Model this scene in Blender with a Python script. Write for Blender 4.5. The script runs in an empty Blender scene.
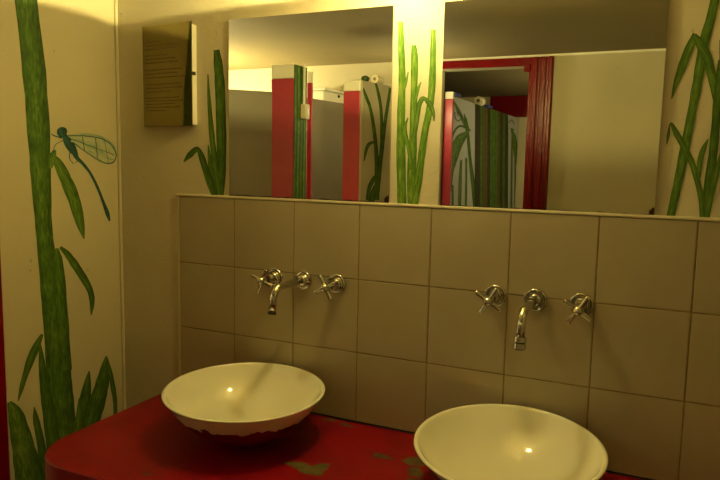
import bpy, bmesh, math, random
from mathutils import Vector, Matrix
random.seed(7)
S = bpy.context.scene
C = S.collection
ZT = 1.455                       # height of the top edge of the wall tiling above the floor

# ------------------------------------------------------------------ camera
cam_d = bpy.data.cameras.new('camera')
cam_d.sensor_width = 36.0
cam_d.lens = 36.0 * 655.85 / 720.0
cam_d.clip_start = 0.02
cam = bpy.data.objects.new('camera', cam_d)
C.objects.link(cam)
yaw, pitch, roll = 0.4264, -0.1144, 0.0200
fw = Vector((-math.sin(yaw) * math.cos(pitch), math.cos(yaw) * math.cos(pitch), math.sin(pitch)))
r0 = Vector((math.cos(yaw), math.sin(yaw), 0))
u0 = r0.cross(fw)
rr = math.cos(roll) * r0 + math.sin(roll) * u0
uu = -math.sin(roll) * r0 + math.cos(roll) * u0
M = Matrix((rr, uu, -fw)).transposed().to_4x4()
M.translation = Vector((1.32, -1.5778, ZT + 0.1046))
cam.matrix_world = M
S.camera = cam

# ------------------------------------------------------------------ world, exposure
w = bpy.data.worlds.new('world')
w.use_nodes = True
w.node_tree.nodes['Background'].inputs[0].default_value = (1.0, 0.8, 0.5, 1)
w.node_tree.nodes['Background'].inputs[1].default_value = 0.0
S.world = w
S.view_settings.view_transform = 'Standard'
S.view_settings.look = 'None'
S.view_settings.exposure = -0.18
S.view_settings.gamma = 1.0
S.view_settings.use_curve_mapping = False
LAMP_COL = (1.0, 0.83, 0.29)
STALL_COL = (1.0, 0.87, 0.42)
UP_POWER, DOWN_POWER = 72.0, 10.0          # the two bulbs of the wall lamp, watts of light
STALL_POWER, INNER_POWER, BACK_POWER = 80.0, 6.5, 20.0

def point_light(name, loc, power, col, rad, parent=None):
    d = bpy.data.lights.new(name, 'POINT')
    d.energy = power; d.color = col; d.shadow_soft_size = rad
    o = bpy.data.objects.new(name, d); C.objects.link(o)
    o.location = loc
    if parent: o.parent = parent
    return o

# ------------------------------------------------------------------ materials
class NT:
    def __init__(s, name):
        s.m = bpy.data.materials.new(name); s.m.use_nodes = True
        s.t = s.m.node_tree; s.b = s.t.nodes['Principled BSDF']
    def n(s, typ, **kw):
        x = s.t.nodes.new(typ)
        for k, v in kw.items():
            if k.startswith('i_'):
                key = k[2:]
                x.inputs[int(key) if key.isdigit() else key.replace('_', ' ')].default_value = v
            else: setattr(x, k, v)
        return x
    def l(s, a, b): s.t.links.new(a, b)
    def noise(s, scale, detail=4, rough=.55, vec=None, stretch=None, coord='Object'):
        tc = s.n('ShaderNodeTexCoord')
        out = tc.outputs[coord]
        if stretch:
            mp = s.n('ShaderNodeMapping'); mp.inputs['Scale'].default_value = stretch
            s.l(out, mp.inputs[0]); out = mp.outputs[0]
        nz = s.n('ShaderNodeTexNoise', i_Scale=scale, i_Detail=detail, i_Roughness=rough)
        s.l(out, nz.inputs['Vector'])
        return nz.outputs['Fac']
    def ramp(s, fac, stops):
        r = s.n('ShaderNodeValToRGB')
        el = r.color_ramp.elements
        el[0].position, el[0].color = stops[0][0], (*stops[0][1], 1)
        el[1].position, el[1].color = stops[-1][0], (*stops[-1][1], 1)
        for p, c in stops[1:-1]:
            e = el.new(p); e.color = (*c, 1)
        s.l(fac, r.inputs[0]); return r.outputs[0]
    def mix(s, fac, a, b):
        m = s.n('ShaderNodeMix', data_type='RGBA')
        for sock, v in ((m.inputs[0], fac), (m.inputs[6], a), (m.inputs[7], b)):
            if isinstance(v, (int, float)): sock.default_value = v
            elif isinstance(v, tuple): sock.default_value = (*v, 1)
            else: s.l(v, sock)
        return m.outputs[2]
    def math(s, op, a, b=0.0, clamp=False):
        m = s.n('ShaderNodeMath', operation=op, use_clamp=clamp)
        for i, v in enumerate((a, b)):
            if isinstance(v, (int, float)): m.inputs[i].default_value = v
            else: s.l(v, m.inputs[i])
        return m.outputs[0]
    def bump(s, fac, strength=.2, dist=.002):
        b = s.n('ShaderNodeBump', i_Strength=strength, i_Distance=dist)
        s.l(fac, b.inputs['Height']); s.l(b.outputs[0], s.b.inputs['Normal'])
    def col(s, c):
        if isinstance(c, tuple): s.b.inputs['Base Color'].default_value = (*c, 1)
        else: s.l(c, s.b.inputs['Base Color'])
    def set(s, rough=.5, metal=0.0, **kw):
        if isinstance(rough, (int, float)): s.b.inputs['Roughness'].default_value = rough
        else: s.l(rough, s.b.inputs['Roughness'])
        s.b.inputs['Metallic'].default_value = metal
        for k, v in kw.items(): s.b.inputs[k.replace('_', ' ')].default_value = v
        return s.m

def simple(name, c, rough=.5, metal=0.0, var=.12, scale=12, bump=0.0, bscale=60, **kw):
    t = NT(name)
    nz = t.noise(scale)
    lo = tuple(x * (1 - var) for x in c); hi = tuple(min(1, x * (1 + var)) for x in c)
    t.col(t.ramp(nz, [(.3, lo), (.7, hi)]))
    if bump: t.bump(t.noise(bscale, 6), bump)
    return t.set(rough, metal, **kw)

def plaster(name, c, rough=.75, b=.35):
    t = NT(name)
    big = t.noise(2.2, 5); fine = t.noise(55, 8, .7)
    base = t.ramp(big, [(.3, tuple(x * .93 for x in c)), (.7, tuple(min(1, x * 1.04) for x in c))])
    dots = t.noise(38, 2, .5)
    dm = t.math('GREATER_THAN', dots, .765)
    t.col(t.mix(t.math('MULTIPLY', dm, .35), base, tuple(x * .35 for x in c)))
    t.bump(fine, b, .003)
    return t.set(rough)

M_WALL = plaster('cream_painted_plaster', (.51, .455, .30))
M_ROUGH = plaster('thick_painted_plaster', (.56, .505, .36), .6, .8)
M_CEIL = plaster('ceiling_paint', (.27, .215, .10), .8, .15)
M_WHITEWALL = plaster('white_wall_paint', (.82, .79, .68), .6, .15)
M_FLOOR = simple('floor_tile_dark', (.10, .07, .05), .4)
M_GROUT = simple('grout', (.22, .165, .085), .9, var=.3, scale=30, bump=.3)
def tile_mat():
    t = NT('beige_glazed_tile')
    a = t.noise(3.5, 4); f = t.noise(90, 5, .6)
    c = t.ramp(a, [(.3, (.33, .28, .19)), (.7, (.39, .335, .23))])
    c = t.mix(t.math('MULTIPLY', t.noise(140, 3, .6), .16), c, (.30, .25, .18))
    t.col(c); t.bump(f, .08, .001)
    return t.set(.36, Specular_IOR_Level=.4)
M_TILE = tile_mat()
def counter_mat():
    t = NT('worn_red_paint')
    tc = t.n('ShaderNodeTexCoord')
    nz = t.n('ShaderNodeTexNoise', i_Scale=16, i_Detail=4); t.l(tc.outputs['Object'], nz.inputs['Vector'])
    sub = t.n('ShaderNodeVectorMath', operation='SUBTRACT'); t.l(nz.outputs['Color'], sub.inputs[0]); sub.inputs[1].default_value = (.5, .5, .5)
    sc = t.n('ShaderNodeVectorMath', operation='SCALE'); t.l(sub.outputs[0], sc.inputs[0]); sc.inputs['Scale'].default_value = .085
    ad = t.n('ShaderNodeVectorMath', operation='ADD'); t.l(tc.outputs['Object'], ad.inputs[0]); t.l(sc.outputs[0], ad.inputs[1])
    tot = None
    for (x, y, r, sx) in ((.605, -.300, .030, .55), (.640, -.270, .020, .7), (.741, -.163, .016, .6), (.822, -.165, .022, .7), (.845, -.205, .026, 1.0),
                          (.870, -.255, .030, 1.0), (.535, -.022, .014, .4), (.60, -.03, .014, .5), (.10, -.40, .006, .6), (.30, -.50, .012, .6), (.9, -.40, .03, .8), (1.4, -.3, .03, .7)):
        mp = t.n('ShaderNodeMapping'); mp.vector_type = 'POINT'
        mp.inputs['Location'].default_value = (-x * sx, -y, 0); mp.inputs['Scale'].default_value = (sx, 1, 0)
        t.l(ad.outputs[0], mp.inputs[0])
        ln = t.n('ShaderNodeVectorMath', operation='LENGTH'); t.l(mp.outputs[0], ln.inputs[0])
        k = t.math('LESS_THAN', ln.outputs['Value'], r * .78)
        tot = k if tot is None else t.math('MAXIMUM', tot, k)
    red = t.ramp(t.noise(7, 5), [(.3, (.15, .001, .005)), (.7, (.21, .002, .007))])
    worn = t.ramp(t.noise(60, 4), [(.35, (.05, .045, .015)), (.7, (.10, .09, .035))])
    t.col(t.mix(tot, red, worn))
    t.bump(t.noise(35, 6), .25, .002)
    return t.set(.42, Specular_IOR_Level=.2)
M_COUNTER = counter_mat()
def basin_mat():
    t = NT('white_glazed_ceramic_red_foot')
    tc = t.n('ShaderNodeTexCoord'); sp = t.n('ShaderNodeSeparateXYZ'); t.l(tc.outputs['Object'], sp.inputs[0])
    # paint climbs up the outside of the foot only; the inside of the bowl is reached by normals pointing in
    ln = t.n('ShaderNodeVectorMath', operation='LENGTH')
    mp = t.n('ShaderNodeMapping'); mp.inputs['Scale'].default_value = (1, 1, 0); t.l(tc.outputs['Object'], mp.inputs[0]); t.l(mp.outputs[0], ln.inputs[0])
    nz = t.noise(26, 4, .6, stretch=(1, 1, .35))
    edge = t.math('ADD', .045, t.math('MULTIPLY', nz, .065))
    low = t.math('LESS_THAN', sp.outputs['Z'], edge)
    at = t.n('ShaderNodeAttribute', attribute_name='outside')
    f = t.math('MULTIPLY', low, at.outputs['Fac'])
    t.col(t.mix(f, (.80, .78, .66), (.22, .004, .008)))
    return t.set(.10, Specular_IOR_Level=.6, Coat_Weight=.3)
M_BASIN = basin_mat()
M_CHROME = simple('chrome', (.56, .54, .50), .12, 1.0, var=.05, scale=40)
M_DARKM = simple('dark_drain_metal', (.05, .045, .04), .4, .8)
def mirror_mat():
    t = NT('mirror_silvering')
    at = t.n('ShaderNodeTexCoord')
    sp = t.n('ShaderNodeSeparateXYZ'); t.l(at.outputs['Object'], sp.inputs[0])
    # blackened silvering creeping in from the lower right corner and the bottom edge
    nz = t.noise(60, 5, .7)
    dx = t.math('SUBTRACT', .25, sp.outputs['X']); dz = t.math('ADD', sp.outputs['Z'], .25)
    rad = t.math('POWER', t.math('ADD', t.math('MULTIPLY', t.math('MULTIPLY', dx, 1.3), t.math('MULTIPLY', dx, 1.3)), t.math('MULTIPLY', t.math('MULTIPLY', dz, .65), t.math('MULTIPLY', dz, .65))), .5)
    c1 = t.math('LESS_THAN', rad, t.math('MULTIPLY', nz, .034))
    c2 = t.math('LESS_THAN', dz, t.math('MULTIPLY', t.noise(25, 4), .009))
    k = t.math('MAXIMUM', c1, c2)
    t.col(t.mix(k, (.86, .86, .80), (.05, .025, .015)))
    rg = t.math('MULTIPLY', k, .6)
    return t.set(rg, 1.0)
M_MIRROR = mirror_mat()
M_GLASSEDGE = simple('mirror_edge', (.20, .16, .09), .3)
def red_gloss():
    t = NT('glossy_red_paint')
    t.col(t.ramp(t.noise(8, 4, stretch=(1, 1, .2)), [(.3, (.13, .001, .003)), (.7, (.17, .0015, .005))]))
    t.bump(t.noise(60, 5, stretch=(1, 1, .7)), .5, .003)
    return t.set(.2, Specular_IOR_Level=.35)
M_RED = red_gloss()
M_PINK = simple('red_tile_paint', (.40, .035, .06), .3, var=.08, bump=.05)
M_GREY = simple('grey_partition_board', (.22, .19, .13), .45, var=.06, scale=5)
M_REEDBOARD = simple('pale_partition_board', (.42, .38, .29), .5, var=.06, scale=5)
M_SCREEN = simple('blue_grey_board', (.40, .42, .42), .5, var=.07, scale=5)
M_WHITE = simple('white_plastic', (.80, .76, .64), .35, var=.04)
M_BEIGE = simple('beige_plastic', (.62, .54, .38), .5, var=.06)
M_PAPER = simple('toilet_paper', (.78, .70, .52), .9, var=.05, bump=.3)
M_NAVY = simple('blue_plastic', (.03, .06, .30), .4)
M_DGREEN = simple('dark_green_plastic', (.03, .06, .02), .4)
M_BRASS = simple('brass_lamp_metal', (.5, .38, .18), .3, 1.0)
def plate_mat():
    t = NT('tinted_notice_plate')
    t.col(t.ramp(t.noise(9, 5, stretch=(1, 1, .3)), [(.3, (.17, .14, .055)), (.7, (.21, .175, .07))]))
    return t.set(.05, .9)
M_PLATE = plate_mat()
M_INK = simple('faded_brown_ink', (.03, .015, .006), .95, var=.3, scale=200)
def paint(name, lo, hi, edge):
    t = NT(name)
    tc = t.n('ShaderNodeTexCoord'); mp = t.n('ShaderNodeMapping'); mp.inputs['Scale'].default_value = (5.0, .55, 1)
    t.l(tc.outputs['UV'], mp.inputs[0])
    nz = t.n('ShaderNodeTexNoise', i_Scale=1.7, i_Detail=5, i_Roughness=.6); t.l(mp.outputs[0], nz.inputs['Vector'])
    oi = t.n('ShaderNodeTexCoord'); n2 = t.noise(22, 3)
    f = t.math('ADD', t.math('MULTIPLY', nz.outputs['Fac'], .75), t.math('MULTIPLY', n2, .25))
    su = t.n('ShaderNodeSeparateXYZ'); t.l(tc.outputs['UV'], su.inputs[0])
    mid = t.math('SUBTRACT', .5, t.math('ABSOLUTE', t.math('SUBTRACT', su.outputs['X'], .6)))
    f = t.math('ADD', f, t.math('MULTIPLY', t.math('SUBTRACT', mid, .25), .30))
    t.col(t.ramp(f, [(.38, lo), (.55, hi), (.76, edge)]))
    return t.set(.6, Specular_IOR_Level=.2)
PAINT = {
 'dark':  paint('dark_green_brush_paint', (.020, .052, .006), (.055, .125, .012), (.16, .24, .035)),
 'mid':   paint('green_brush_paint', (.030, .075, .008), (.085, .170, .018), (.24, .32, .06)),
 'light': paint('light_green_brush_paint', (.040, .110, .008), (.11, .22, .018), (.36, .42, .09)),
 'teal':  paint('teal_brush_paint', (.008, .030, .025), (.02, .085, .07), (.07, .20, .15)),
 'deep': paint('deep_brown_green', (.012, .012, .004), (.030, .032, .008), (.06, .07, .02)),  # darkest tone, for the upright stripes across the screen's middle
 'wing':  paint('pale_wing_wash', (.22, .32, .22), (.42, .44, .29), (.50, .50, .34)),
 'vein':  paint('fine_dark_brush_paint', (.02, .06, .05), (.03, .09, .08), (.08, .16, .12)),
 'olive': paint('olive_brown_brush_paint', (.05, .04, .012), (.09, .07, .02), (.14, .12, .03)),
}
def emis(name, col, st):
    m = bpy.data.materials.new(name); m.use_nodes = True
    b = m.node_tree.nodes['Principled BSDF']
    b.inputs['Emission Color'].default_value = (*col, 1); b.inputs['Emission Strength'].default_value = st
    b.inputs['Base Color'].default_value = (.8, .8, .7, 1)
    return m

# ------------------------------------------------------------------ mesh helpers (all heights below are given from the tiling's top edge)
def obj(name, bm, mat, parent=None, smooth=False, origin=None):
    me = bpy.data.meshes.new(name)
    if origin is not None: bmesh.ops.translate(bm, verts=bm.verts, vec=-Vector(origin))
    bm.normal_update(); bm.to_mesh(me); bm.free()
    o = bpy.data.objects.new(name, me); C.objects.link(o)
    for m in (mat if isinstance(mat, (list, tuple)) else [mat]): me.materials.append(m)
    if origin is not None: o.location = origin
    if smooth:
        for p in me.polygons: p.use_smooth = True
    if parent:
        o.parent = parent
        if origin is None: o.location = -Vector(parent.location) if parent.parent is None else -(Vector(parent.location) + Vector(parent.parent.location))
        else: o.location = Vector(origin) - (Vector(parent.location) if parent.parent is None else Vector(parent.location) + Vector(parent.parent.location))
    return o
def tag(o, label, cat, group=None):
    o['label'] = label; o['category'] = cat
    if group: o['group'] = group
    return o
def thing(name, loc, label, cat, group=None):
    o = bpy.data.objects.new(name, None); C.objects.link(o); o.location = loc; o.empty_display_size = .05
    return tag(o, label, cat, group)
def struct(o): o['kind'] = 'structure'; return o

def box(bm, x0, x1, y0, y1, z0, z1, bev=0.0, seg=2):
    r = bmesh.ops.create_cube(bm, size=1)
    vs = r['verts']
    for v in vs:
        v.co = Vector(((x0 + x1) / 2 + v.co.x * (x1 - x0), (y0 + y1) / 2 + v.co.y * (y1 - y0), ZT + (z0 + z1) / 2 + v.co.z * (z1 - z0)))
    if bev:
        es = list({e for v in vs for e in v.link_edges})
        bmesh.ops.bevel(bm, geom=es, offset=bev, segments=seg, affect='EDGES', profile=.5)
    return bm
def boxes(*L):
    bm = bmesh.new()
    for b in L: box(bm, *b)
    return bm
def slab(p0, p1, th, z0, z1, bev=.002):
    """upright board along p0-p1 (plan view), thickness th"""
    bm = bmesh.new()
    p0 = Vector((*p0, 0)); p1 = Vector((*p1, 0)); d = p1 - p0; L = d.length
    box(bm, 0, L, -th, 0, z0, z1, bev)
    a = math.atan2(d.y, d.x)
    bmesh.ops.rotate(bm, verts=bm.verts, matrix=Matrix.Rotation(a, 3, 'Z'))
    bmesh.ops.translate(bm, verts=bm.verts, vec=p0)
    return bm
def lathe(bm, prof, axis_m, seg=48, attr=None):
    """prof = [(radius, height)], axis_m = 4x4 matrix placing local z"""
    rings = []
    for (r, h) in prof:
        if r < 1e-6: rings.append([bm.verts.new(axis_m @ Vector((0, 0, h)))])
        else: rings.append([bm.verts.new(axis_m @ Vector((r * math.cos(2 * math.pi * k / seg), r * math.sin(2 * math.pi * k / seg), h))) for k in range(seg)])
    for i in range(len(rings) - 1):
        a, b = rings[i], rings[i + 1]
        for k in range(seg):
            k2 = (k + 1) % seg
            if len(a) == 1 and len(b) == 1: continue
            if len(a) == 1: bm.faces.new((a[0], b[k2], b[k]))
            elif len(b) == 1: bm.faces.new((a[k], a[k2], b[0]))
            else: bm.faces.new((a[k], a[k2], b[k2], b[k]))
    return rings
def tube(bm, pts, rads, seg=20, caps=True):
    pts = [Vector(p) for p in pts]; rings = []
    up = Vector((0, 0, 1)); prev = None
    for i, p in enumerate(pts):
        t = (pts[min(i + 1, len(pts) - 1)] - pts[max(i - 1, 0)]).normalized()
        if prev is None:
            a = t.cross(Vector((1, 0, 0)))
            if a.length < .1: a = t.cross(up)
            a.normalize()
        else:
            a = (prev - t * prev.dot(t)).normalized()
        prev = a; b = t.cross(a)
        r = rads[i] if isinstance(rads, (list, tuple)) else rads
        rings.append([bm.verts.new(p + a * r * math.cos(2 * math.pi * k / seg) + b * r * math.sin(2 * math.pi * k / seg)) for k in range(seg)])
    for i in range(len(rings) - 1):
        for k in range(seg): bm.faces.new((rings[i][k], rings[i][(k + 1) % seg], rings[i + 1][(k + 1) % seg], rings[i + 1][k]))
    if caps:
        bm.faces.new(list(reversed(rings[0]))); bm.faces.new(rings[-1])
def catmull(P, n=6):
    out = []
    for i in range(len(P) - 1):
        p0, p1, p2, p3 = P[max(i - 1, 0)], P[i], P[i + 1], P[min(i + 2, len(P) - 1)]
        for k in range(n):
            t = k / n
            out.append([.5 * (2 * b + (c - a) * t + (2 * a - 5 * b + 4 * c - d) * t * t + (3 * b - a - 3 * c + d) * t ** 3) for a, b, c, d in zip(p0, p1, p2, p3)])
    out.append(list(P[-1])); return out
TO_ROOM = lambda x, y, z: Vector((x, y, z))

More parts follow.
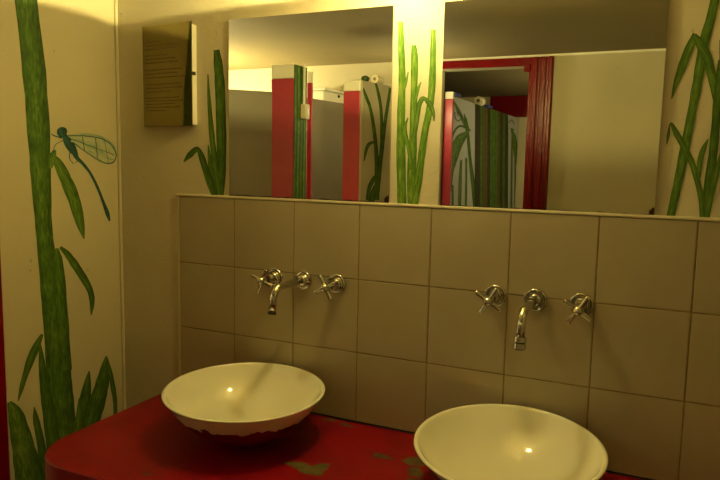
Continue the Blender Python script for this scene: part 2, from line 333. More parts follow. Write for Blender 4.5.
STROKES = {"left": [["dark", [[-0.318, 0.621, -0.033, -0.012],[-0.31, 0.521, -0.0335, -0.0105],[-0.295, 0.368, -0.0365, -0.008],[-0.286, 0.209, -0.0365, -0.0045],[-0.283, 0.045, -0.0325, -0.0015],[-0.277, -0.124, -0.028, 0.0005],[-0.257, -0.299, -0.039, 0.0035],[-0.247, -0.479, -0.0415, 0.008],[-0.238, -0.603, -0.042, 0.01],[-0.228, -0.73, -0.0395, 0.012],[-0.221, -0.827, -0.0365, 0.013]]],["dark", [[-0.238, -0.151, -0.005, 0.0005],[-0.236, -0.191, -0.017, 0.0015],[-0.232, -0.274, -0.021, 0.002],[-0.226, -0.394, -0.021, 0.0035],[-0.22, -0.517, -0.021, 0.0045]]],["mid", [[-0.244, 0.114, -0.004, -0.0025],[-0.225, 0.092, -0.0135, -0.0065],[-0.199, 0.044, -0.0195, -0.0065],[-0.172, -0.015, -0.021, -0.0045],[-0.153, -0.082, -0.0165, -0.0025],[-0.14, -0.134, -0.002, 0.0]]],["mid", [[-0.252, 0.078, 0.0065, -0.001],[-0.245, 0.106, 0.0125, -0.003],[-0.234, 0.129, 0.0045, -0.0015]]],["dark", [[-0.227, -0.149, -0.004, -0.0025],[-0.203, -0.172, -0.0085, -0.005],[-0.176, -0.208, -0.012, -0.005],[-0.144, -0.255, -0.012, -0.004],[-0.122, -0.295, -0.011, -0.0015],[-0.116, -0.331, -0.01, 0.0015],[-0.121, -0.371, -0.002, 0.0005]]],["dark", [[-0.298, -0.39, -0.004, 0.0025],[-0.316, -0.417, -0.01, 0.007],[-0.336, -0.449, -0.0115, 0.0075],[-0.357, -0.492, -0.0085, 0.005],[-0.372, -0.53, -0.006, 0.0035],[-0.382, -0.558, -0.0015, 0.001]]],["mid", [[-0.409, -0.552, -0.0055, -0.001],[-0.393, -0.586, -0.0205, 0.0],[-0.38, -0.648, -0.0305, 0.005],[-0.367, -0.719, -0.0385, 0.0085],[-0.352, -0.814, -0.047, 0.013]]],["dark", [[-0.333, -0.592, -0.0015, 0.0],[-0.328, -0.632, -0.01, 0.002],[-0.317, -0.695, -0.013, 0.003],[-0.307, -0.765, -0.0165, 0.0045],[-0.296, -0.84, -0.017, 0.005]]],["dark", [[-0.306, -0.417, -0.003, 0.0005],[-0.302, -0.479, -0.0115, 0.002],[-0.295, -0.554, -0.0165, 0.0035],[-0.284, -0.632, -0.022, 0.0045],[-0.274, -0.727, -0.024, 0.007],[-0.271, -0.805, -0.0205, 0.0075]]],["dark", [[-0.135, -0.544, -0.002, 0.001],[-0.144, -0.586, -0.015, 0.0065],[-0.158, -0.645, -0.0225, 0.01],[-0.171, -0.704, -0.024, 0.0115],[-0.181, -0.764, -0.024, 0.012]]],["dark", [[-0.066, -0.515, -0.0025, 0.0005],[-0.071, -0.552, -0.018, 0.0075],[-0.089, -0.612, -0.027, 0.014],[-0.115, -0.669, -0.032, 0.019],[-0.145, -0.729, -0.033, 0.021],[-0.17, -0.784, -0.032, 0.0215]]],["dark", [[-0.066, -0.515, -0.004, 0.0005],[-0.051, -0.571, -0.0085, 0.001],[-0.04, -0.628, -0.0105, 0.0015],[-0.033, -0.677, -0.0085, 0.0025],[-0.034, -0.737, -0.0085, 0.003]]],["mid", [[-0.176, -0.617, -0.002, 0.0005],[-0.177, -0.654, -0.0095, 0.0035],[-0.183, -0.715, -0.017, 0.007],[-0.189, -0.777, -0.017, 0.0075]]],["teal", [[-0.21, 0.194, -0.0035, -0.0005],[-0.21, 0.191, -0.012, -0.0025],[-0.209, 0.187, -0.016, -0.0035],[-0.208, 0.182, -0.018, -0.0025],[-0.208, 0.176, -0.0165, -0.003],[-0.206, 0.17, -0.0125, -0.0035],[-0.205, 0.167, -0.005, -0.002]]],["teal", [[-0.201, 0.172, -0.006, -0.003],[-0.188, 0.153, -0.0145, -0.007],[-0.174, 0.133, -0.0125, -0.0065],[-0.16, 0.116, -0.0065, -0.003]]],["teal", [[-0.174, 0.139, -0.012, -0.004],[-0.167, 0.125, -0.01, -0.004],[-0.157, 0.107, -0.006, -0.0035],[-0.136, 0.09, -0.0045, -0.003],[-0.11, 0.063, -0.004, -0.002],[-0.084, 0.021, -0.0045, -0.0015],[-0.062, -0.026, -0.005, -0.001],[-0.047, -0.061, -0.008, -0.002],[-0.038, -0.087, -0.003, -0.0005]]],["wing", [[-0.187, 0.17, 0.0, -0.003],[-0.151, 0.169, -0.002, -0.01],[-0.107, 0.165, -0.0055, -0.016],[-0.06, 0.155, -0.011, -0.017],[-0.024, 0.138, -0.013, -0.0105],[-0.004, 0.116, -0.0055, -0.003]]],["wing", [[-0.177, 0.159, -0.0025, -0.004],[-0.145, 0.149, -0.0065, -0.0095],[-0.104, 0.132, -0.0105, -0.013],[-0.066, 0.112, -0.0115, -0.0145],[-0.034, 0.1, -0.0035, -0.0105],[-0.013, 0.104, 0.001, -0.003]]],["vein", [[-0.191, 0.17, -0.0005, -0.0015],[-0.125, 0.173, 0.0, -0.0015],[-0.06, 0.167, -0.001, -0.0015],[-0.02, 0.147, -0.002, -0.001],[-0.004, 0.119, -0.002, -0.0005]]],["vein", [[-0.004, 0.119, -0.002, 0.0005],[-0.017, 0.097, -0.0015, 0.0015],[-0.05, 0.094, 0.0005, 0.0015],[-0.108, 0.117, 0.001, 0.001],[-0.173, 0.153, 0.001, 0.0015]]],["vein", [[-0.18, 0.162, -0.0005, -0.001],[-0.107, 0.144, -0.0005, -0.001],[-0.013, 0.119, -0.0005, -0.001]]],["vein", [[-0.087, 0.169, -0.0015, -0.0005],[-0.081, 0.109, -0.0015, 0.0]]],["vein", [[-0.052, 0.164, -0.001, 0.0],[-0.038, 0.097, -0.001, 0.0]]],["vein", [[-0.136, 0.169, -0.0015, -0.0005],[-0.13, 0.129, -0.0015, -0.0005]]],["vein", [[-0.208, 0.163, 0.0005, 0.0015],[-0.235, 0.168, 0.0005, 0.0015],[-0.245, 0.173, 0.001, 0.001]]],["vein", [[-0.201, 0.158, -0.0005, 0.001],[-0.233, 0.143, -0.001, 0.0005],[-0.241, 0.12, -0.0015, 0.0]]],["vein", [[-0.181, 0.13, -0.0015, 0.0],[-0.186, 0.107, -0.0015, 0.0],[-0.172, 0.09, -0.0015, -0.0005]]],["vein", [[-0.171, 0.127, -0.0015, -0.0005],[-0.153, 0.107, -0.0015, -0.0005],[-0.165, 0.093, -0.0015, 0.0005]]]], "back": [["dark", [[0.135, 0.424, -0.0105, -0.0005],[0.141, 0.381, -0.0155, -0.0005],[0.146, 0.325, -0.0175, 0.0],[0.149, 0.239, -0.0175, -0.0005],[0.151, 0.139, -0.0175, 0.0],[0.148, 0.052, -0.016, 0.0],[0.145, 0.008, -0.0125, 0.0005]]],["mid", [[0.104, 0.357, -0.002, 0.0],[0.107, 0.297, -0.0055, 0.0],[0.114, 0.211, -0.009, -0.001],[0.124, 0.124, -0.011, -0.001],[0.134, 0.051, -0.011, -0.0015],[0.141, 0.008, -0.009, -0.0015]]],["mid", [[0.104, 0.153, -0.0015, 0.0],[0.109, 0.109, -0.0075, -0.001],[0.12, 0.057, -0.009, -0.0015],[0.13, 0.007, -0.009, -0.0015]]],["dark", [[0.013, 0.102, 0.0015, -0.001],[0.036, 0.123, 0.0075, -0.006],[0.062, 0.14, 0.0, -0.0085],[0.077, 0.124, -0.01, -0.0035],[0.091, 0.089, -0.012, -0.0035],[0.109, 0.048, -0.012, -0.004],[0.127, 0.007, -0.0105, -0.003]]],["mid", [[0.084, 0.085, -0.002, -0.0005],[0.098, 0.05, -0.005, -0.0015],[0.12, 0.01, -0.0065, -0.0025]]],["light", [[0.7, 0.463, -0.0065, 0.0005],[0.704, 0.394, -0.009, 0.0],[0.708, 0.32, -0.0095, 0.0005],[0.708, 0.22, -0.011, 0.0],[0.711, 0.118, -0.0125, -0.0005],[0.717, 0.006, -0.0125, -0.001]]],["light", [[0.737, 0.404, -0.0065, 0.0005],[0.74, 0.368, -0.0095, 0.0005],[0.741, 0.282, -0.009, 0.0005],[0.742, 0.177, -0.0105, 0.0],[0.741, 0.094, -0.0125, 0.0],[0.744, -0.001, -0.012, -0.0005]]],["light", [[0.787, 0.438, -0.0065, 0.0005],[0.788, 0.377, -0.008, 0.0005],[0.788, 0.305, -0.009, 0.001],[0.784, 0.249, -0.009, 0.0015],[0.773, 0.189, -0.009, 0.0015],[0.765, 0.119, -0.0095, 0.001],[0.759, 0.056, -0.0095, 0.001],[0.75, 0.002, -0.0095, 0.001]]],["mid", [[0.797, 0.216, 0.0015, 0.0005],[0.793, 0.239, 0.0045, 0.0015],[0.781, 0.261, 0.0055, 0.0035],[0.766, 0.272, -0.0025, 0.006],[0.755, 0.254, -0.0065, 0.002],[0.75, 0.214, -0.0065, 0.001],[0.744, 0.174, -0.0055, 0.0005]]],["light", [[0.724, 0.339, -0.0015, 0.0005],[0.719, 0.314, -0.0035, 0.001],[0.711, 0.29, -0.004, 0.001]]],["light", [[0.759, 0.313, -0.0015, 0.0],[0.751, 0.294, -0.004, 0.0015],[0.744, 0.264, -0.004, 0.001]]],["light", [[0.727, 0.225, -0.0015, 0.0005],[0.719, 0.195, -0.0055, -0.0005],[0.732, 0.144, -0.0055, -0.001],[0.741, 0.094, -0.0055, -0.0005]]],["light", [[0.764, 0.144, -0.001, 0.0005],[0.76, 0.107, -0.004, 0.0005],[0.753, 0.056, -0.0055, 0.0005]]],["mid", [[1.399, 0.467, -0.0085, 0.0025],[1.393, 0.423, -0.0085, 0.003],[1.385, 0.379, -0.0095, 0.003],[1.38, 0.328, -0.0095, 0.002],[1.377, 0.286, -0.0095, 0.002],[1.371, 0.23, -0.0085, 0.002],[1.362, 0.145, -0.0095, 0.0015],[1.353, 0.068, -0.0085, 0.002],[1.344, -0.0, -0.008, 0.0015]]],["mid", [[1.33, 0.258, 0.001, -0.0005],[1.335, 0.286, 0.0045, -0.0015],[1.344, 0.319, 0.0075, -0.003],[1.355, 0.358, 0.008, -0.004],[1.367, 0.392, 0.0055, -0.003]]],["mid", [[1.364, 0.39, -0.004, -0.0025],[1.377, 0.371, -0.0075, -0.005],[1.39, 0.346, -0.0085, -0.003],[1.402, 0.308, -0.008, -0.002],[1.412, 0.271, -0.0075, -0.001],[1.42, 0.229, -0.0045, -0.0005]]],["dark", [[1.42, 0.336, -0.0075, 0.001],[1.418, 0.265, -0.0085, 0.001],[1.418, 0.202, -0.0085, 0.0005],[1.417, 0.14, -0.0085, 0.001],[1.414, 0.076, -0.0095, 0.001],[1.412, -0.003, -0.0085, 0.001]]],["mid", [[1.327, 0.162, 0.001, -0.0005],[1.329, 0.184, 0.003, -0.0005],[1.332, 0.205, -0.0005, -0.004],[1.346, 0.182, -0.005, -0.003],[1.361, 0.156, -0.005, -0.003],[1.377, 0.126, -0.0055, -0.0025],[1.391, 0.086, -0.0055, -0.002],[1.402, 0.044, -0.0055, -0.001],[1.407, -0.001, -0.0045, -0.0005]]],["mid", [[1.406, 0.173, -0.001, 0.0005],[1.399, 0.154, -0.0045, 0.002],[1.394, 0.129, -0.0055, 0.001],[1.393, 0.091, -0.0045, 0.0005]]],["mid", [[1.433, 0.15, -0.0015, 0.0005],[1.427, 0.104, -0.0055, 0.001],[1.42, 0.053, -0.0055, 0.001],[1.414, -0.001, -0.0055, 0.001]]],["mid", [[1.413, 0.377, -0.001, 0.0],[1.421, 0.316, -0.0045, 0.0],[1.429, 0.233, -0.0045, -0.0005]]]], "stall": [["dark", [[0.0023, 0.4649, -0.0078, -0.0024],[0.0308, 0.4257, -0.0119, -0.0035],[0.0671, 0.377, -0.0126, -0.0027],[0.1064, 0.2742, -0.0154, -0.0019],[0.1348, 0.129, -0.0181, -0.0007],[0.143, -0.0694, -0.0229, 0.0008]]],["dark", [[0.1058, 0.5066, -0.0085, -0.0021],[0.1396, 0.4456, -0.0131, -0.0027],[0.1657, 0.3655, -0.0136, -0.0015],[0.1762, 0.2287, -0.0138, -0.0004],[0.1632, 0.1047, -0.0161, 0.0005],[0.1466, -0.0445, -0.0183, 0.0013]]],["dark", [[0.2439, 0.4902, -0.0117, -0.0003],[0.2243, 0.4045, -0.014, -0.0001],[0.2007, 0.3041, -0.0162, 0.0001],[0.1749, 0.1545, -0.0184, 0.0006],[0.1466, -0.0445, -0.0183, 0.0015]]],["dark", [[0.0249, 0.1223, 0.0042, -0.0004],[0.0402, 0.1753, 0.0125, -0.0017],[0.0651, 0.2049, 0.011, -0.0055],[0.1087, 0.2162, 0.0035, -0.0044]]],["dark", [[0.0579, -0.0666, 0.013, -0.0016],[0.0733, -0.0083, 0.0169, -0.0033],[0.1159, 0.0403, 0.0146, -0.006],[0.1518, 0.05, 0.0043, -0.0045]]],["dark", [[0.0939, -0.0826, 0.0265, -0.0036],[0.1097, -0.0287, 0.0219, -0.0036],[0.1352, 0.0105, 0.0086, -0.0019]]]], "screen": [["mid", [[0.0241, 0.5338, -0.0127, -0.0037],[0.1345, 0.4938, -0.0229, -0.0059],[0.2522, 0.4387, -0.0303, -0.0063],[0.3527, 0.3793, -0.0268, -0.0047]]],["dark", [[0.3189, 0.457, -0.0112, -0.0015],[0.3745, 0.3941, -0.0348, -0.0039],[0.4353, 0.3024, -0.0361, -0.0027],[0.5056, 0.1523, -0.0373, -0.0017],[0.6075, -0.0251, -0.0518, -0.0007],[0.7167, -0.2263, -0.0679, 0.0018]]],["mid", [[0.4065, 0.3351, -0.0322, 0.0088],[0.2706, 0.295, -0.0849, 0.0138],[0.1673, 0.2255, -0.1041, 0.0079],[0.1117, 0.1465, -0.0844, 0.004],[0.0783, 0.0689, -0.0528, 0.0013],[0.0828, -0.0604, -0.0106, 0.0004]]],["dark", [[0.0732, 0.2926, 0.0147, -0.0012],[0.1315, 0.3402, 0.0178, -0.0028],[0.238, 0.3723, 0.0048, -0.0062],[0.3781, 0.3673, -0.0067, -0.0068]]],["mid", [[0.2893, 0.1491, -0.023, -0.0],[0.2834, 0.0148, -0.0346, 0.0007],[0.2976, -0.189, -0.035, 0.002]]],["mid", [[0.4053, 0.1645, -0.0241, -0.0004],[0.4257, 0.0131, -0.0244, 0.0004],[0.4415, -0.1967, -0.0309, 0.0018]]],["dark", [[0.1202, -0.0157, -0.0162, 0.0003],[0.1397, -0.1806, -0.0218, 0.0012]]],["vein", [[0.1071, 0.4534, -0.0095, -0.001],[0.1223, 0.4164, -0.0088, -0.0017],[0.1896, 0.4018, 0.0004, -0.0029],[0.2539, 0.4258, 0.0101, 0.0004],[0.2052, 0.4547, 0.0091, 0.0018]]],["vein", [[0.136, 0.4812, -0.0093, -0.0015],[0.1856, 0.4338, -0.0095, -0.0014]]],["dark", [[0.3692, 0.434, -0.0115, -0.0015],[0.426, 0.3701, -0.0171, -0.0025],[0.4777, 0.3525, -0.02, -0.0049]]],["deep", [[0.5938, 0.608, -0.0308, -0.0033],[0.6292, 0.4571, -0.0379, -0.0028],[0.6713, 0.1187, -0.0428, -0.0003],[0.72, -0.2487, -0.044, 0.0027]]],["deep", [[0.6597, 0.6084, -0.0315, -0.0034],[0.6963, 0.4555, -0.0388, -0.0028],[0.739, 0.1192, -0.0439, -0.0003],[0.7896, -0.2529, -0.0451, 0.0028]]],["dark", [[0.7273, 0.6088, -0.0324, -0.0034],[0.7651, 0.4539, -0.0398, -0.0028],[0.8084, 0.1198, -0.045, -0.0003],[0.861, -0.2572, -0.0463, 0.0028]]],["olive", [[0.7966, 0.6091, -0.0332, -0.0034],[0.8357, 0.4522, -0.0409, -0.0028],[0.8797, 0.1204, -0.0462, -0.0003],[0.9343, -0.2617, -0.0476, 0.0029]]],["olive", [[0.8678, 0.6095, -0.0341, -0.0035],[0.9082, 0.4505, -0.042, -0.0029],[0.9529, 0.121, -0.0475, -0.0003],[1.0096, -0.2662, -0.0488, 0.003]]],["deep", [[0.9409, 0.6099, -0.035, -0.0035],[0.9827, 0.4487, -0.0431, -0.0029],[1.028, 0.1216, -0.0487, -0.0003],[1.087, -0.2709, -0.0502, 0.0031]]],["dark", [[1.016, 0.6103, -0.0359, -0.0036],[1.0592, 0.4469, -0.0443, -0.0029],[1.1052, 0.1222, -0.0501, -0.0003],[1.1665, -0.2757, -0.0516, 0.0032]]],["dark", [[1.0932, 0.6107, -0.0369, -0.0036],[1.1378, 0.4451, -0.0456, -0.0029],[1.1845, 0.1228, -0.0515, -0.0003],[1.2482, -0.2806, -0.0531, 0.0033]]],["dark", [[1.1725, 0.6112, -0.038, -0.0037],[1.2187, 0.4432, -0.0468, -0.003],[1.266, 0.1235, -0.0529, -0.0004],[1.3323, -0.2857, -0.0546, 0.0034]]],["olive", [[1.2541, 0.6116, -0.0391, -0.0038],[1.3019, 0.4412, -0.0482, -0.003],[1.3498, 0.1242, -0.0544, -0.0004],[1.4187, -0.291, -0.0562, 0.0035]]],["deep", [[1.338, 0.612, -0.0402, -0.0038],[1.3876, 0.4392, -0.0496, -0.003],[1.4361, 0.1248, -0.056, -0.0004],[1.5078, -0.2963, -0.0578, 0.0036]]],["dark", [[1.4244, 0.6125, -0.0413, -0.0039],[1.4757, 0.4371, -0.0511, -0.0031],[1.5248, 0.1256, -0.0576, -0.0004],[1.5995, -0.3019, -0.0596, 0.0037]]],["deep", [[1.5133, 0.613, -0.0426, -0.0039],[1.5665, 0.4349, -0.0526, -0.0031],[1.6162, 0.1263, -0.0594, -0.0004],[1.6939, -0.3076, -0.0614, 0.0038]]],["mid", [[1.7356, 0.4375, -0.0358, -0.0047],[1.8691, 0.3663, -0.0775, -0.0071],[1.9281, 0.2802, -0.1013, -0.0049],[2.0002, 0.1384, -0.0208, -0.0005]]],["mid", [[1.7777, 0.4227, -0.0291, -0.0015],[1.8101, 0.1717, -0.0296, -0.0004],[1.886, -0.2921, -0.0407, 0.0024]]],["mid", [[1.9225, 0.3067, -0.0305, -0.0011],[1.9896, -0.0063, -0.0313, 0.0004],[2.0529, -0.3015, -0.0428, 0.0024]]],["dark", [[1.6128, 0.4809, 0.0109, -0.0017],[1.72, 0.5134, -0.0023, -0.0044],[1.8434, 0.4871, -0.0122, -0.0029]]],["dark", [[1.6958, 0.4438, -0.0061, -0.0034],[1.8544, 0.4355, -0.0081, -0.0043]]]]}

def stroke(name, pts, mat, mapper, lift, parent, bms=None):
    """a brushed stroke lying on a wall; each point = centre (a,b) and half-width vector (ha,hb) in the wall's own plane"""
    P = catmull(pts, 5)
    bm = bmesh.new(); uv = bm.loops.layers.uv.new('UVMap')
    rows = []; L = 0; last = None; off = random.uniform(0, 40)
    NW = 4
    for i, (a, b, ha, hb) in enumerate(P):
        if last: L += math.hypot(a - last[0], b - last[1])
        last = (a, b)
        jit = min(1, math.hypot(ha, hb) / .006); w = 1 + jit * (.02 * math.sin(i * 1.3 + off) + random.uniform(-.035, .035))
        rows.append(([bm.verts.new(mapper(a + ha * s * w, b + hb * s * w, lift)) for s in [(-1 + 2 * k / NW) for k in range(NW + 1)]], L))
    for i in range(len(rows) - 1):
        for k in range(NW):
            f = bm.faces.new((rows[i][0][k], rows[i][0][k + 1], rows[i + 1][0][k + 1], rows[i + 1][0][k]))
            for lp, (uu_, vv_) in zip(f.loops, ((k / NW, rows[i][1]), ((k + 1) / NW, rows[i][1]), ((k + 1) / NW, rows[i + 1][1]), (k / NW, rows[i + 1][1]))):
                lp[uv].uv = (uu_, vv_ * 30 + off)
    return obj(name, bm, mat, parent)

# ------------------------------------------------------------------ the room shell
XR, XL, YB, Y2 = 1.95, -1.80, -2.35, -4.52      # right wall, far left wall, wall behind the photographer, end of the passage
HC = .75                                        # ceiling
ZF = -ZT                                        # floor
WY = .008                                       # painted wall face behind the mirrors (tiles stand proud, to y=0)

floor = struct(obj('floor', boxes((XL - .1, XR + .1, Y2 - .1, .14, ZF - .08, ZF)), M_FLOOR))
ceiling = struct(obj('ceiling', boxes((XL - .1, XR + .1, Y2 - .1, .14, HC, HC + .08)), M_CEIL))
wall_back = struct(obj('wall_back', boxes((XL, XR, WY, .14, ZF, HC)), M_ROUGH))
wall_right = struct(obj('wall_right', boxes((XR, XR + .1, Y2, WY, ZF, HC)), M_WALL))
wall_far_left = struct(obj('wall_far_left', boxes((XL - .1, XL, Y2, WY, ZF, HC)), M_WHITEWALL))
wall_left = struct(obj('wall_left', boxes((-.304, -.244, -.415, WY, ZF, HC)), M_WALL))
# crack running down from the ceiling on the left wall
wall_front = struct(obj('wall_front', boxes((.60, XR, YB - .10, YB, ZF, HC), (XL, .05, YB - .10, YB, ZF, HC), (.05, .60, YB - .10, YB, .69, HC)), M_WALL))
wall_passage = struct(obj('wall_passage', boxes((XL, XR, Y2 - .1, Y2, ZF, HC)), M_WALL))
cove = struct(obj('trim_1', boxes((.05, XR, YB, YB + .010, HC - .012, HC)), M_WHITEWALL))
corner = struct(obj('trim_2', (lambda bm: (tube(bm, [(-.242, WY - .002, 0), (-.242, WY - .002, ZT + HC)], .006, 16), bm)[1])(bmesh.new()), M_WALL, smooth=False))

# red door frame at the end of the left wall stub
df = struct(obj('door_1', boxes((-.320, -.2425, -.475, -.4152, ZF, HC, .004)), M_RED))
# doorway behind the photographer, seen in the right-hand mirror
d2 = bpy.data.objects.new('door_2', None); C.objects.link(d2); d2.location = (.33, YB, 0); struct(d2)
def architrave(x0, x1, z0, z1, vertical=True):
    bm = bmesh.new()
    box(bm, x0, x1, YB, YB + .018, z0, z1, .003)
    if vertical:
        w = x1 - x0
        box(bm, x0 + w * .12, x0 + w * .34, YB + .016, YB + .030, z0, z1, .006)
        box(bm, x0 + w * .44, x0 + w * .70, YB + .016, YB + .026, z0, z1, .005)
        box(bm, x0 + w * .80, x0 + w * .98, YB + .016, YB + .034, z0, z1, .006)
    return bm
obj('door_jamb', architrave(.597, .727, ZF, HC - .013), M_RED, d2)
obj('door_lintel', architrave(.05, .600, .690, HC - .013, False), M_RED, d2)
obj('jamb_lining', boxes((.588, .598, YB - .11, YB + .004, ZF, .69, .002)), M_RED, d2)
obj('corner_bracket', boxes((.560, .600, YB, YB + .024, .655, .70, .006)), M_RED, d2)
# red beam above the far end of the passage
beam = struct(obj('trim_3', boxes((-.15, 1.2, Y2, Y2 + .04, .56, HC - .001, .004)), M_RED))

# ------------------------------------------------------------------ tiling
tp = bmesh.new()
TW, TH, G = .2, .2014, .0016
for i in range(10):
    for j in range(3):
        x0 = i * TW + G; x1 = (i + 1) * TW - G; z1 = -j * TH - G; z0 = -(j + 1) * TH + G
        if i == 9: x1 = XR - .002
        dy = random.uniform(0, .0006)
        if j == 2: z0 = -.598
        box(tp, x0, x1, .0 + dy, WY, z0, z1, .0012, 2)
tiles = obj('wall_tiles', tp, M_TILE, wall_back)
tiles['label'] = 'beige square wall tiles in three rows'
obj('tile_grout', boxes((0, XR - .001, .0018, WY, -.598, -.0005)), M_GROUT, wall_back)
bead = bmesh.new()
box(bead, -.012, XR - .001, -.0015, WY, -.0004, .0070, .002)
box(bead, -.012, -.0006, .001, WY, -.75, -.0006, .002)
obj('plaster_edging', bead, M_ROUGH, wall_back)
bg = obj('silicone_joint', boxes((0.0, XR - .001, -.0025, .0005, -.5975, -.5945)), M_DARKM, wall_back)

# ------------------------------------------------------------------ painted reeds on the walls
MAP = {
 'left': lambda a, b, l: Vector((-.244 + l, a, ZT + b)),
 'back': lambda a, b, l: Vector((a, WY - l, ZT + b)),
}
def put_strokes(kind, mapper, parent, name='painted_reed', idx=None, base=.0004, namer=None):
    for i, (tone, pts) in enumerate(STROKES[kind]):
        if idx is not None and i not in idx: continue
        nm = namer(i, tone) if namer else name
        stroke(nm, pts, PAINT[tone], mapper, base + .00006 * i, parent)
def left_names(i, tone):
    if tone == 'teal': return 'painted_damselfly_body'
    if tone == 'wing': return 'painted_damselfly_wing'
    if tone == 'vein': return 'painted_damselfly_line'
    return 'painted_reed'
put_strokes('left', MAP['left'], wall_left, namer=left_names)
put_strokes('back', MAP['back'], wall_back)

# ------------------------------------------------------------------ stall area seen in the left mirror
def board(name, p0, p1, th, z0, z1, mat, label):
    o = obj(name, slab(p0, p1, th, z0, z1), mat, origin=(p0[0], p0[1], 0))
    return tag(o, label, 'partition')
F = ZF
board('stall_partition', (-.97, -1.11), (-.615, -1.50), .022, F + .12, .485, M_GREY, 'plain grey stall board left of the broad red post, in the left mirror')
board('stall_partition', (-.62, -1.74), (-.536, -2.345), .022, F + .12, .49, M_GREY, 'plain grey stall board between the two red posts, in the left mirror')
# broad red post, white top, right side painted green
p1 = thing('stall_post', (-.55, -1.57, 0), 'broad red stall post with white top and green side, in the left mirror', 'post')
obj('post_shaft', boxes((-.622, -.482, -1.64, -1.50, F, .553, .004)), M_PINK, p1)
obj('post_top', boxes((-.622, -.482, -1.64, -1.50, .5535, .627, .004)), M_WHITE, p1)
gp = obj('painted_side', boxes((-.4815, -.479, -1.638, -1.502, F + .001, .625, .0005)), PAINT['mid'], p1)
for k in range(4):
    a = -1.515 - .034 * k
    stroke('painted_reed', [(a, .62, .010, 0), (a - .004, .3, .012, 0), (a + .003, 0, .012, 0), (a, -.4, .012, 0)], PAINT['light' if k % 2 else 'mid'], (lambda aa, b, l: Vector((-.4789 + l, aa, ZT + b))), .0003 + .0001 * k, p1)
p1b = thing('stall_post', (-.472, -1.70, 0), 'narrow red stall post with white top, right beside the green painted side', 'post')
obj('post_shaft', boxes((-.502, -.474, -1.70, -1.68, F, .550, .003)), M_PINK, p1b)
obj('post_top', boxes((-.502, -.474, -1.70, -1.68, .5505, .610, .003)), M_WHITE, p1b)
# switch with conduit on the green side
sw = thing('light_switch', (-.466, -1.59, ZT + .385), 'small beige switch box with conduit on the green side of the post', 'switch')
obj('switch_box', boxes((-.4785, -.446, -1.615, -1.565, .345, .425, .005)), M_BEIGE, sw)
obj('rocker', boxes((-.447, -.441, -1.60, -1.58, .368, .402, .002)), M_WHITE, sw)
bm = bmesh.new(); tube(bm, [(-.470, -1.59, ZT + .425), (-.470, -1.59, ZT + .64)], .007, 12)
obj('conduit', bm, M_WHITE, sw, smooth=False)
# second post and painted partition
p2 = thing('stall_post', (-.045, -1.345, 0), 'red stall post with white top at the end of the reed painted board', 'post')
obj('post_shaft', boxes((-.090, -.002, -1.39, -1.30, F, .452, .004)), M_PINK, p2)
obj('post_top', boxes((-.090, -.002, -1.39, -1.30, .4525, .50, .004)), M_WHITE, p2)
P0, P1 = Vector((.010, 1.30)), Vector((.054, 1.549)); D = (P1 - P0).normalized()
q0 = P0 + D * .002; q1 = P0 + D * .56
rp = thing('stall_partition', (q0.x, -q0.y, 0), 'pale stall board painted with dark reeds at the right edge of the left mirror', 'partition')
bm = slab((q0.x, -q0.y), (q1.x, -q1.y), .022, F + .12, .50)
# the painted face is the one toward +x : shift so that face lies on the line
nrm = Vector((D.y, D.x, 0))            # outward (toward +x) in room space for mirrored y
obj('board', bm, M_REEDBOARD, rp)
def face_map(P0, D, lo, hi, top):
    n = Vector((D.y, D.x, 0))          # room-space normal of a board whose plan direction is (D.x, -D.y)
    def f(a, b, l):
        a = min(max(a, lo), hi); b = min(b, top)      # paint stops at the board's edges
        return Vector((P0.x + D.x * a, -(P0.y + D.y * a), ZT + b)) + n * l
    return f
FACE = face_map(P0, D, .004, .556, .4985)
put_strokes('stall', FACE, rp, base=.0012)
# knob and roll on top of that board
kb = thing('round_finial', (.004, -1.345, ZT + .50), 'dark green round finial standing on the white post top', 'ornament')
bm = bmesh.new(); lathe(bm, [(0, 0), (.013, 0), (.016, .006), (.019, .014), (.021, .024), (.017, .034), (.009, .041), (0, .043)], Matrix.Translation((-.006, -1.365, ZT + .5003)) @ Matrix.Diagonal((1, 1, .72, 1)), 24)
obj('finial_body', bm, M_DGREEN, kb, smooth=True)
tr = thing('toilet_roll', (.025, -1.445, ZT + .528), 'toilet roll lying on top of the reed painted stall board', 'toilet roll')
bm = bmesh.new(); lathe(bm, [(.014, -.04), (.032, -.04), (.034, -.038), (.034, .038), (.032, .04), (.014, .04), (.014, -.04)], Matrix.Translation((.018, -1.46, ZT + .5207)) @ Matrix.Rotation(math.pi / 2, 4, 'X') @ Matrix.Diagonal((.6, .6, 1, 1)), 32)
obj('paper', bm, M_PAPER, tr, smooth=False)
bm = bmesh.new(); lathe(bm, [(.0125, -.0395), (.0138, -.0395), (.0138, .0395), (.0125, .0395), (.0125, -.0395)], Matrix.Translation((.018, -1.46, ZT + .5207)) @ Matrix.Rotation(math.pi / 2, 4, 'X') @ Matrix.Diagonal((.6, .6, 1, 1)), 24)
obj('cardboard_tube', bm, M_BEIGE, tr, smooth=False)
# high level cistern box
cs = thing('cistern', (-.66, -2.35, ZT + .40), 'white high level cistern on the wall behind the grey stall board', 'cistern')
obj('tank', boxes((-.80, -.592, -2.349, -2.065, .42, .555, .012)), M_WHITE, cs)
obj('lid', boxes((-.808, -.586, -2.349, -2.058, .556, .575, .006)), M_WHITE, cs)
bm = bmesh.new(); lathe(bm, [(0, .0), (.008, .0), (.009, .004), (.007, .010), (0, .011)], Matrix.Translation((-.592, -2.25, ZT + .535)) @ Matrix.Rotation(math.pi / 2, 4, 'Y'), 20)
obj('inlet_valve', bm, M_DARKM, cs, smooth=True)

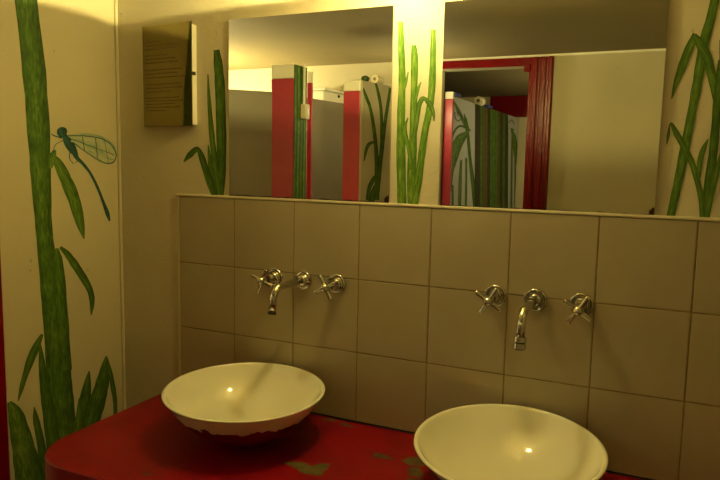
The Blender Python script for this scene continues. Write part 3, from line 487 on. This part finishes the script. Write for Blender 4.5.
# ------------------------------------------------------------------ passage behind the doorway: post and reed-painted screen
p3 = thing('stall_post', (.085, -2.49, 0), 'red post with white top at the left edge of the right mirror', 'post')
obj('post_shaft', boxes((.052, .104, -2.490, -2.462, F, .525, .003)), M_PINK, p3)
obj('post_top', boxes((.052, .104, -2.490, -2.462, .5255, .570, .003)), M_WHITE, p3)
P0, P1 = Vector((.082, 2.468)), Vector((.115, 4.462)); D = (P1 - P0).normalized()
q0 = P0 + D * .030; q1 = P0 + D * 2.02
sc = thing('painted_screen', (q0.x, -q0.y, 0), 'blue-grey board with painted reeds and dark stripes, seen through the doorway in the right mirror', 'partition')
obj('board', slab((q0.x, -q0.y), (q1.x, -q1.y), .022, F + .12, .55), M_SCREEN, sc)
SF = face_map(P0, D, .032, 2.015, .5485)
def scr_names(i, tone): return 'painted_insect_line' if tone == 'vein' else 'painted_reed'  # the dark upright stripes in the middle share the reed name
put_strokes('screen', SF, sc, base=.0016, namer=scr_names)
cl = thing('blue_clip', (.08, -2.58, ZT + .552), 'blue plastic clip on the near top corner of the reed painted screen', 'clip')
bm = bmesh.new(); box(bm, .055, .100, -2.66, -2.54, .5505, .575, .006); obj('clip_body', bm, M_NAVY, cl)
tr2 = thing('toilet_roll', (.09, -3.2, ZT + .58), 'toilet roll lying on top of the reed painted screen in the passage', 'toilet roll')
Mt = Matrix.Translation((.085, -3.2, ZT + .580)) @ Matrix.Rotation(math.pi / 2, 4, 'X')
bm = bmesh.new(); lathe(bm, [(.014, -.05), (.028, -.05), (.030, -.048), (.030, .048), (.028, .05), (.014, .05), (.014, -.05)], Mt, 28); obj('paper', bm, M_PAPER, tr2)
bm = bmesh.new(); lathe(bm, [(.0125, -.0495), (.0138, -.0495), (.0138, .0495), (.0125, .0495), (.0125, -.0495)], Mt, 20); obj('cardboard_tube', bm, M_BEIGE, tr2)
cl2 = thing('blue_clip', (.09, -3.42, ZT + .552), 'blue plastic clip further along the top of the reed painted screen', 'clip')
bm = bmesh.new(); box(bm, .070, .112, -3.50, -3.36, .5505, .570, .006); obj('clip_body', bm, M_NAVY, cl2)

# ------------------------------------------------------------------ counter
ct = thing('washbasin_counter', (.9, -.28, 0), 'worn red painted counter carrying the two white basins', 'counter')
def counter_outline(inset=0.0):
    x0, x1, y0, y1 = -.022 + inset, XR - .002, -.556 + inset, (-.001 if not inset else .0)
    r = .135
    pts = [(x1, y1), (x0, y1)]
    cx, cy = x0 + r, y0 + r
    pts += [(cx - r * math.cos(a), cy - r * math.sin(a)) for a in [math.pi / 2 * k / 14 for k in range(15)]]
    pts += [(x1, y0)]
    return pts
def prism(pts, z0, z1, bev=0.0):
    bm = bmesh.new()
    lo = [bm.verts.new((x, y, ZT + z0)) for x, y in pts]; hi = [bm.verts.new((x, y, ZT + z1)) for x, y in pts]
    top = bm.faces.new(hi); bm.faces.new(list(reversed(lo)))
    n = len(pts)
    for k in range(n): bm.faces.new((lo[k], lo[(k + 1) % n], hi[(k + 1) % n], hi[k]))
    bmesh.ops.recalc_face_normals(bm, faces=bm.faces)
    if bev: bmesh.ops.bevel(bm, geom=list(top.edges), offset=bev, segments=3, affect='EDGES', profile=.5)
    return bm
ZC = -.598
obj('countertop', prism(counter_outline(), ZC - .10, ZC, .006), M_COUNTER, ct)
obj('counter_base', prism([(x, min(y, -.002)) for x, y in counter_outline(.06)], ZF, ZC - .101), M_RED, ct)

# ------------------------------------------------------------------ basins
def basin(x, y, H, R, ax, ay, label):
    t = thing('vessel_basin', (x, y, ZT + ZC), label, 'basin')
    outer = [(0, .0), (.066, .0), (.072, .003), (.080, .007), (.104, .018), (.128, .034), (.150, .053), (.168, .073), (.184, .094), (.196, .112), (R - .002, H - .004), (R, H - .0015)]
    s = H / .127
    outer = [(r * (R / .2055), h * (s if i < 10 else 1)) for i, (r, h) in enumerate(outer[:10])] + outer[10:]
    inner = [(R - .0015, H), (R - .005, H + .0012), (R - .009, H - .0002), (R - .0115, H - .004)] + [(r * (R / .2055), h * s) for r, h in ((.185, .108), (.173, .092), (.156, .073), (.136, .056), (.112, .040), (.084, .028), (.055, .021), (.028, .018), (.022, .0165))]
    bm = bmesh.new(); lay = bm.verts.layers.float.new('outside')
    rings = lathe(bm, outer + inner, Matrix.Identity(4), 96)
    for i, rg in enumerate(rings):
        for v in rg: v[lay] = 1.0 if i < len(outer) - 1 else 0.0
    for v in bm.verts:
        k = min(1, max(0, v.co.z / H)) ** 1.0
        v.co.z += k * (math.tan(ax) * v.co.y + math.tan(ay) * v.co.x)
    bm.normal_update()
    me = bpy.data.meshes.new('bowl'); bm.to_mesh(me); bm.free()
    for p in me.polygons: p.use_smooth = True
    me.materials.append(M_BASIN)
    o = bpy.data.objects.new('bowl', me); C.objects.link(o); o.parent = t; o.location = (0, 0, .0004)
    bm = bmesh.new(); lathe(bm, [(.024, .0165), (.024, .0185), (.021, .0195), (.012, .0185), (.010, .015), (0, .015)], Matrix.Identity(4), 32)
    me = bpy.data.meshes.new('drain'); bm.normal_update(); bm.to_mesh(me); bm.free(); me.materials.append(M_CHROME)
    for p in me.polygons: p.use_smooth = True
    o = bpy.data.objects.new('drain', me); C.objects.link(o); o.parent = t; o.location = (0, 0, .0010)
    return t
basin(.3869, -.2175, .1267, .2055, .0262, -.0125, 'white bowl basin nearer the painted left wall, whole rim in view')
basin(1.059, -.2141, .1135, .2021, .0733, -.0048, 'white bowl basin on the right, cut off by the bottom of the picture')

# ------------------------------------------------------------------ taps
def cyl(p0, p1, r, seg=20):
    bm = bmesh.new(); tube(bm, [p0, p1], r, seg); return bm
def wall_tap(xs, z, xl, xr, reach, drop, rot_l, rot_r, stem, nozzle, label):
    t = thing('wall_tap', (xs, 0, ZT + z), label, 'tap')
    Z = ZT + z
    fl = [(0, .0), (.0268, .0), (.0276, .003), (.0262, .0068), (.0232, .0078), (.0202, .0042), (.0182, .0040), (.0165, .0095), (.0140, .0145), (.0118, .0168), (0, .0168)]
    TOY = Matrix.Rotation(math.pi / 2, 4, 'X')        # local z -> -y
    bm = bmesh.new(); lathe(bm, fl, Matrix.Translation((xs, -.0008, Z)) @ TOY, 40)
    obj('spout_flange', bm, M_CHROME, t, smooth=True)
    r = .0098
    rb = .034
    pts = [(xs, -.012, Z), (xs, -.05, Z + .001)]
    y1 = -(reach - rb)
    pts.append((xs, y1, Z + .002))
    for k in range(1, 10):
        a = math.radians(80) * k / 9
        pts.append((xs, y1 - rb * math.sin(a), Z + .002 - rb * (1 - math.cos(a))))
    dx, dz = math.cos(math.radians(80)), math.sin(math.radians(80))
    e = pts[-1]; Ln = drop - rb
    end = (xs, e[1] - Ln * dx, e[2] - Ln * dz); pts.append(end)
    bm = bmesh.new(); tube(bm, pts, r, 24)
    sp = obj('spout', bm, M_CHROME, t, smooth=True)
    d = Vector((0, -dx, -dz)); E = Vector(end)
    bm = bmesh.new()
    if nozzle:
        tube(bm, [E - d * .020, E - d * .019, E - d * .008, E - d * .0078, E - d * .0055, E - d * .0052, E + d * .006, E + d * .007], [.0100, .0136, .0136, .0104, .0104, .0138, .0138, .0115], 28)
    else:
        tube(bm, [E - d * .003, E - d * .0022, E + d * .003], [.0102, .0112, .0112], 28)
    obj('nozzle', bm, M_CHROME if nozzle else M_DARKM, sp, smooth=False)
    if nozzle:
        for s0, s1, rr_ in ((-.0079, -.0051, .0112), (.0062, .0085, .0105)):
            bm = bmesh.new(); tube(bm, [E + d * s0, E + d * s1], rr_, 28); obj('nozzle_seal', bm, M_DARKM, sp)
    for xh, rot in ((xl, rot_l), (xr, rot_r)):
        bm = bmesh.new(); lathe(bm, fl, Matrix.Translation((xh, -.0008, Z)) @ TOY, 40)
        obj('valve_flange', bm, M_CHROME, t, smooth=True)
        h = bmesh.new()
        lathe(h, [(0, .016), (.0135, .016), (.0140, .022), (.0125, .030), (.0100, .034), (.0095, stem - .022), (.0125, stem - .020), (.0130, stem - .004), (.0105, stem + .006), (.0075, stem + .011), (.004, stem + .013), (0, stem + .0135)], Matrix.Translation((xh, -.0008, Z)) @ TOY, 32)
        ho = obj('cross_handle', h, M_CHROME, t, smooth=True)
        for k in range(4):
            a = math.radians(rot + 90 * k)
            dv = Vector((math.cos(a), 0, math.sin(a))); c0 = Vector((xh, -stem + .004, Z))
            b2 = bmesh.new(); tube(b2, [c0 + dv * .006, c0 + dv * .012, c0 + dv * .033, c0 + dv * .0355, c0 + dv * .0365], [.0056, .0052, .0058, .0058, .0040], 14)
            obj('handle_arm', b2, M_CHROME, ho, smooth=True)
    return t
wall_tap(.433, -.218, .3405, .537, .158, .070, -22, 28, .072, False, 'chrome wall tap with cross handles above the left basin')
wall_tap(1.067, -.207, .9715, 1.172, .172, .078, 58, 57, .080, True, 'chrome wall tap with cross handles and ringed nozzle above the right basin')

# ------------------------------------------------------------------ mirrors
def mirror(x0, x1, z0, z1, label):
    cx, cz = (x0 + x1) / 2, ZT + (z0 + z1) / 2
    t = thing('wall_mirror', (cx, 0, cz), label, 'mirror')
    obj('backing_board', boxes((x0 + .0006, x1 - .0006, .0022, WY - .0002, z0 + .0006, z1 - .0006)), M_GLASSEDGE, t)
    bm = boxes((x0, x1, .0, .0020, z0, z1)); obj('mirror_glass', bm, M_MIRROR, t, origin=(cx, 0, cz))
    return t
mirror(.183, .682, .0078, .503, 'frameless square mirror on the left, over the left tap')
mirror(.816, 1.312, .0078, .500, 'frameless square mirror on the right, with a blackened lower right corner')

# ------------------------------------------------------------------ notice plate
nt = thing('notice_plate', (-.127, -.002, ZT + .355), 'glossy brown notice plate with rows of small print, left of the mirrors', 'sign')
TILT = Matrix.Rotation(-math.atan2(.020, .200), 4, 'Z')
def tilted(bm):
    piv = Vector((-.127, -.003, 0))
    bmesh.ops.transform(bm, verts=bm.verts, matrix=Matrix.Translation(piv) @ TILT @ Matrix.Translation(-piv)); return bm
obj('plate', tilted(boxes((-.127, .0735, -.006, -.003, .2065, .5025, .0008))), M_PLATE, nt)
bk = bmesh.new()
for (a, b) in ((.212, .497),):
    lo = [(-.120, WY - .0003), (.0640, WY - .0003), (.0640, -.0195), (-.120, -.0032)]
    vs = [[bk.verts.new((x, y, ZT + z)) for x, y in lo] for z in (a, b)]
    bk.faces.new(vs[0]); bk.faces.new(list(reversed(vs[1])))
    for k in range(4): bk.faces.new((vs[0][k], vs[0][(k + 1) % 4], vs[1][(k + 1) % 4], vs[1][k]))
bmesh.ops.recalc_face_normals(bk, faces=bk.faces)
obj('backing', bk, M_WHITE, nt)
tx = bmesh.new()
rows = [(.455, .060), (.443, .13), (.433, .14), (.415, .09), (.404, .12), (.393, .13), (.372, .15), (.361, .13), (.350, .15), (.330, .14), (.319, .15), (.308, .10), (.290, .13), (.281, .15), (.272, .12), (.262, .14), (.253, .08)]
for z, wd in rows:
    x = -.115
    while x < -.115 + wd:
        ww = random.uniform(.004, .013)
        box(tx, x, x + ww, -.0064, -.0059, z, z + .0018); x += ww + .0038
t_ = obj('printed_lines', tilted(tx), M_INK, nt); t_['kind'] = 'stuff'
obj('plate_clip', boxes((.0700, .0745, -.0275, -.010, .352, .362, .001)), M_DARKM, nt)

# ------------------------------------------------------------------ wall lamp just above the picture, between the mirrors
LX, LY, LZ = .722, -.165, .572
lp = thing('wall_lamp', (LX, WY, ZT + LZ), 'small unseen wall lamp with added light-shaping dish between the mirrors, above the picture', 'lamp')
bm = bmesh.new(); lathe(bm, [(0, 0), (.032, 0), (.032, .006), (.028, .010), (0, .010)], Matrix.Translation((LX, WY, ZT + LZ - .02)) @ Matrix.Rotation(math.pi / 2, 4, 'X'), 32)
obj('wall_rose', bm, M_BRASS, lp)
obj('lamp_arm', cyl((LX, WY - .009, ZT + LZ - .02), (LX, LY, ZT + LZ - .012), .006), M_BRASS, lp)
bm = bmesh.new(); lathe(bm, [(0, -.006), (.114, -.004), (.120, 0), (.114, 0), (0, -.002)], Matrix.Translation((LX, LY, ZT + LZ)) @ Matrix.Diagonal((1.33, .38, 1, 1)), 48)  # unseen dish, its oval form invented to set the light's edge on the walls
obj('dish', bm, M_BRASS, lp)
def ball(c, r, seg=20):
    bm = bmesh.new(); bmesh.ops.create_uvsphere(bm, u_segments=seg, v_segments=seg // 2, radius=r); bmesh.ops.translate(bm, verts=bm.verts, vec=c); return bm
UPR, DNR = .0025, .025
def mesh_bulb(name, c, r, power, parent, col=None):
    # emission strength so that the little ball gives off `power` watts (radiant, Blender units)
    area = 4 * math.pi * r * r
    o = obj(name, ball(Vector(c), r), emis(name + '_glow', col or LAMP_COL, power / (math.pi * area)), parent, smooth=True)
    return o
mesh_bulb('upper_bulb', (LX, LY, ZT + LZ + .0085), UPR, UP_POWER, lp)
mesh_bulb('lower_bulb', (LX, LY, ZT + LZ - .034), DNR, DOWN_POWER, lp)
# lamps that light the stalls and the passage (both outside the mirrors' view)
l2 = thing('ceiling_lamp', (-1.45, -1.75, ZT + HC), 'round white pendant lamp over the stalls', 'lamp')
bm = bmesh.new(); lathe(bm, [(0, 0), (.07, 0), (.07, -.012), (0, -.012)], Matrix.Translation((-1.45, -1.75, ZT + HC - .001)), 32); obj('lamp_base', bm, M_WHITE, l2)
obj('lamp_cord', cyl((-1.45, -1.75, ZT + HC - .012), (-1.45, -1.75, ZT + HC - .29), .004), M_WHITE, l2)
mesh_bulb('lamp_bulb', (-1.45, -1.75, ZT + HC - .33), .04, STALL_POWER, l2, STALL_COL)
l3 = thing('ceiling_lamp', (1.1, -3.3, ZT + HC), 'unseen pendant lamp added as fill light in the passage beyond the doorway', 'lamp')  # fill lamp put in to light the passage, no fitting visible
bm = bmesh.new(); lathe(bm, [(0, 0), (.07, 0), (.07, -.012), (0, -.012)], Matrix.Translation((1.1, -3.3, ZT + HC - .001)), 32); obj('lamp_base', bm, M_WHITE, l3)
mesh_bulb('lamp_bulb', (1.1, -3.3, ZT + HC - .36), .04, BACK_POWER, l3, (1, .84, .42))
obj('lamp_cord', cyl((1.1, -3.3, ZT + HC - .012), (1.1, -3.3, ZT + HC - .32), .004), M_WHITE, l3)
l4 = thing('ceiling_lamp', (.03, -2.08, ZT + HC), 'small unseen lamp added to brighten the stall with the reed painted board', 'lamp')  # extra unseen lamp, put in to brighten the grey board and white wall
bm = bmesh.new(); lathe(bm, [(0, 0), (.05, 0), (.05, -.012), (0, -.012)], Matrix.Translation((.03, -2.08, ZT + HC - .001)), 32); obj('lamp_base', bm, M_WHITE, l4)
obj('lamp_cord', cyl((.03, -2.08, ZT + HC - .012), (.03, -2.08, ZT + HC - .28), .004), M_WHITE, l4)
mesh_bulb('lamp_bulb', (.03, -2.08, ZT + HC - .31), .03, INNER_POWER, l4, STALL_COL)
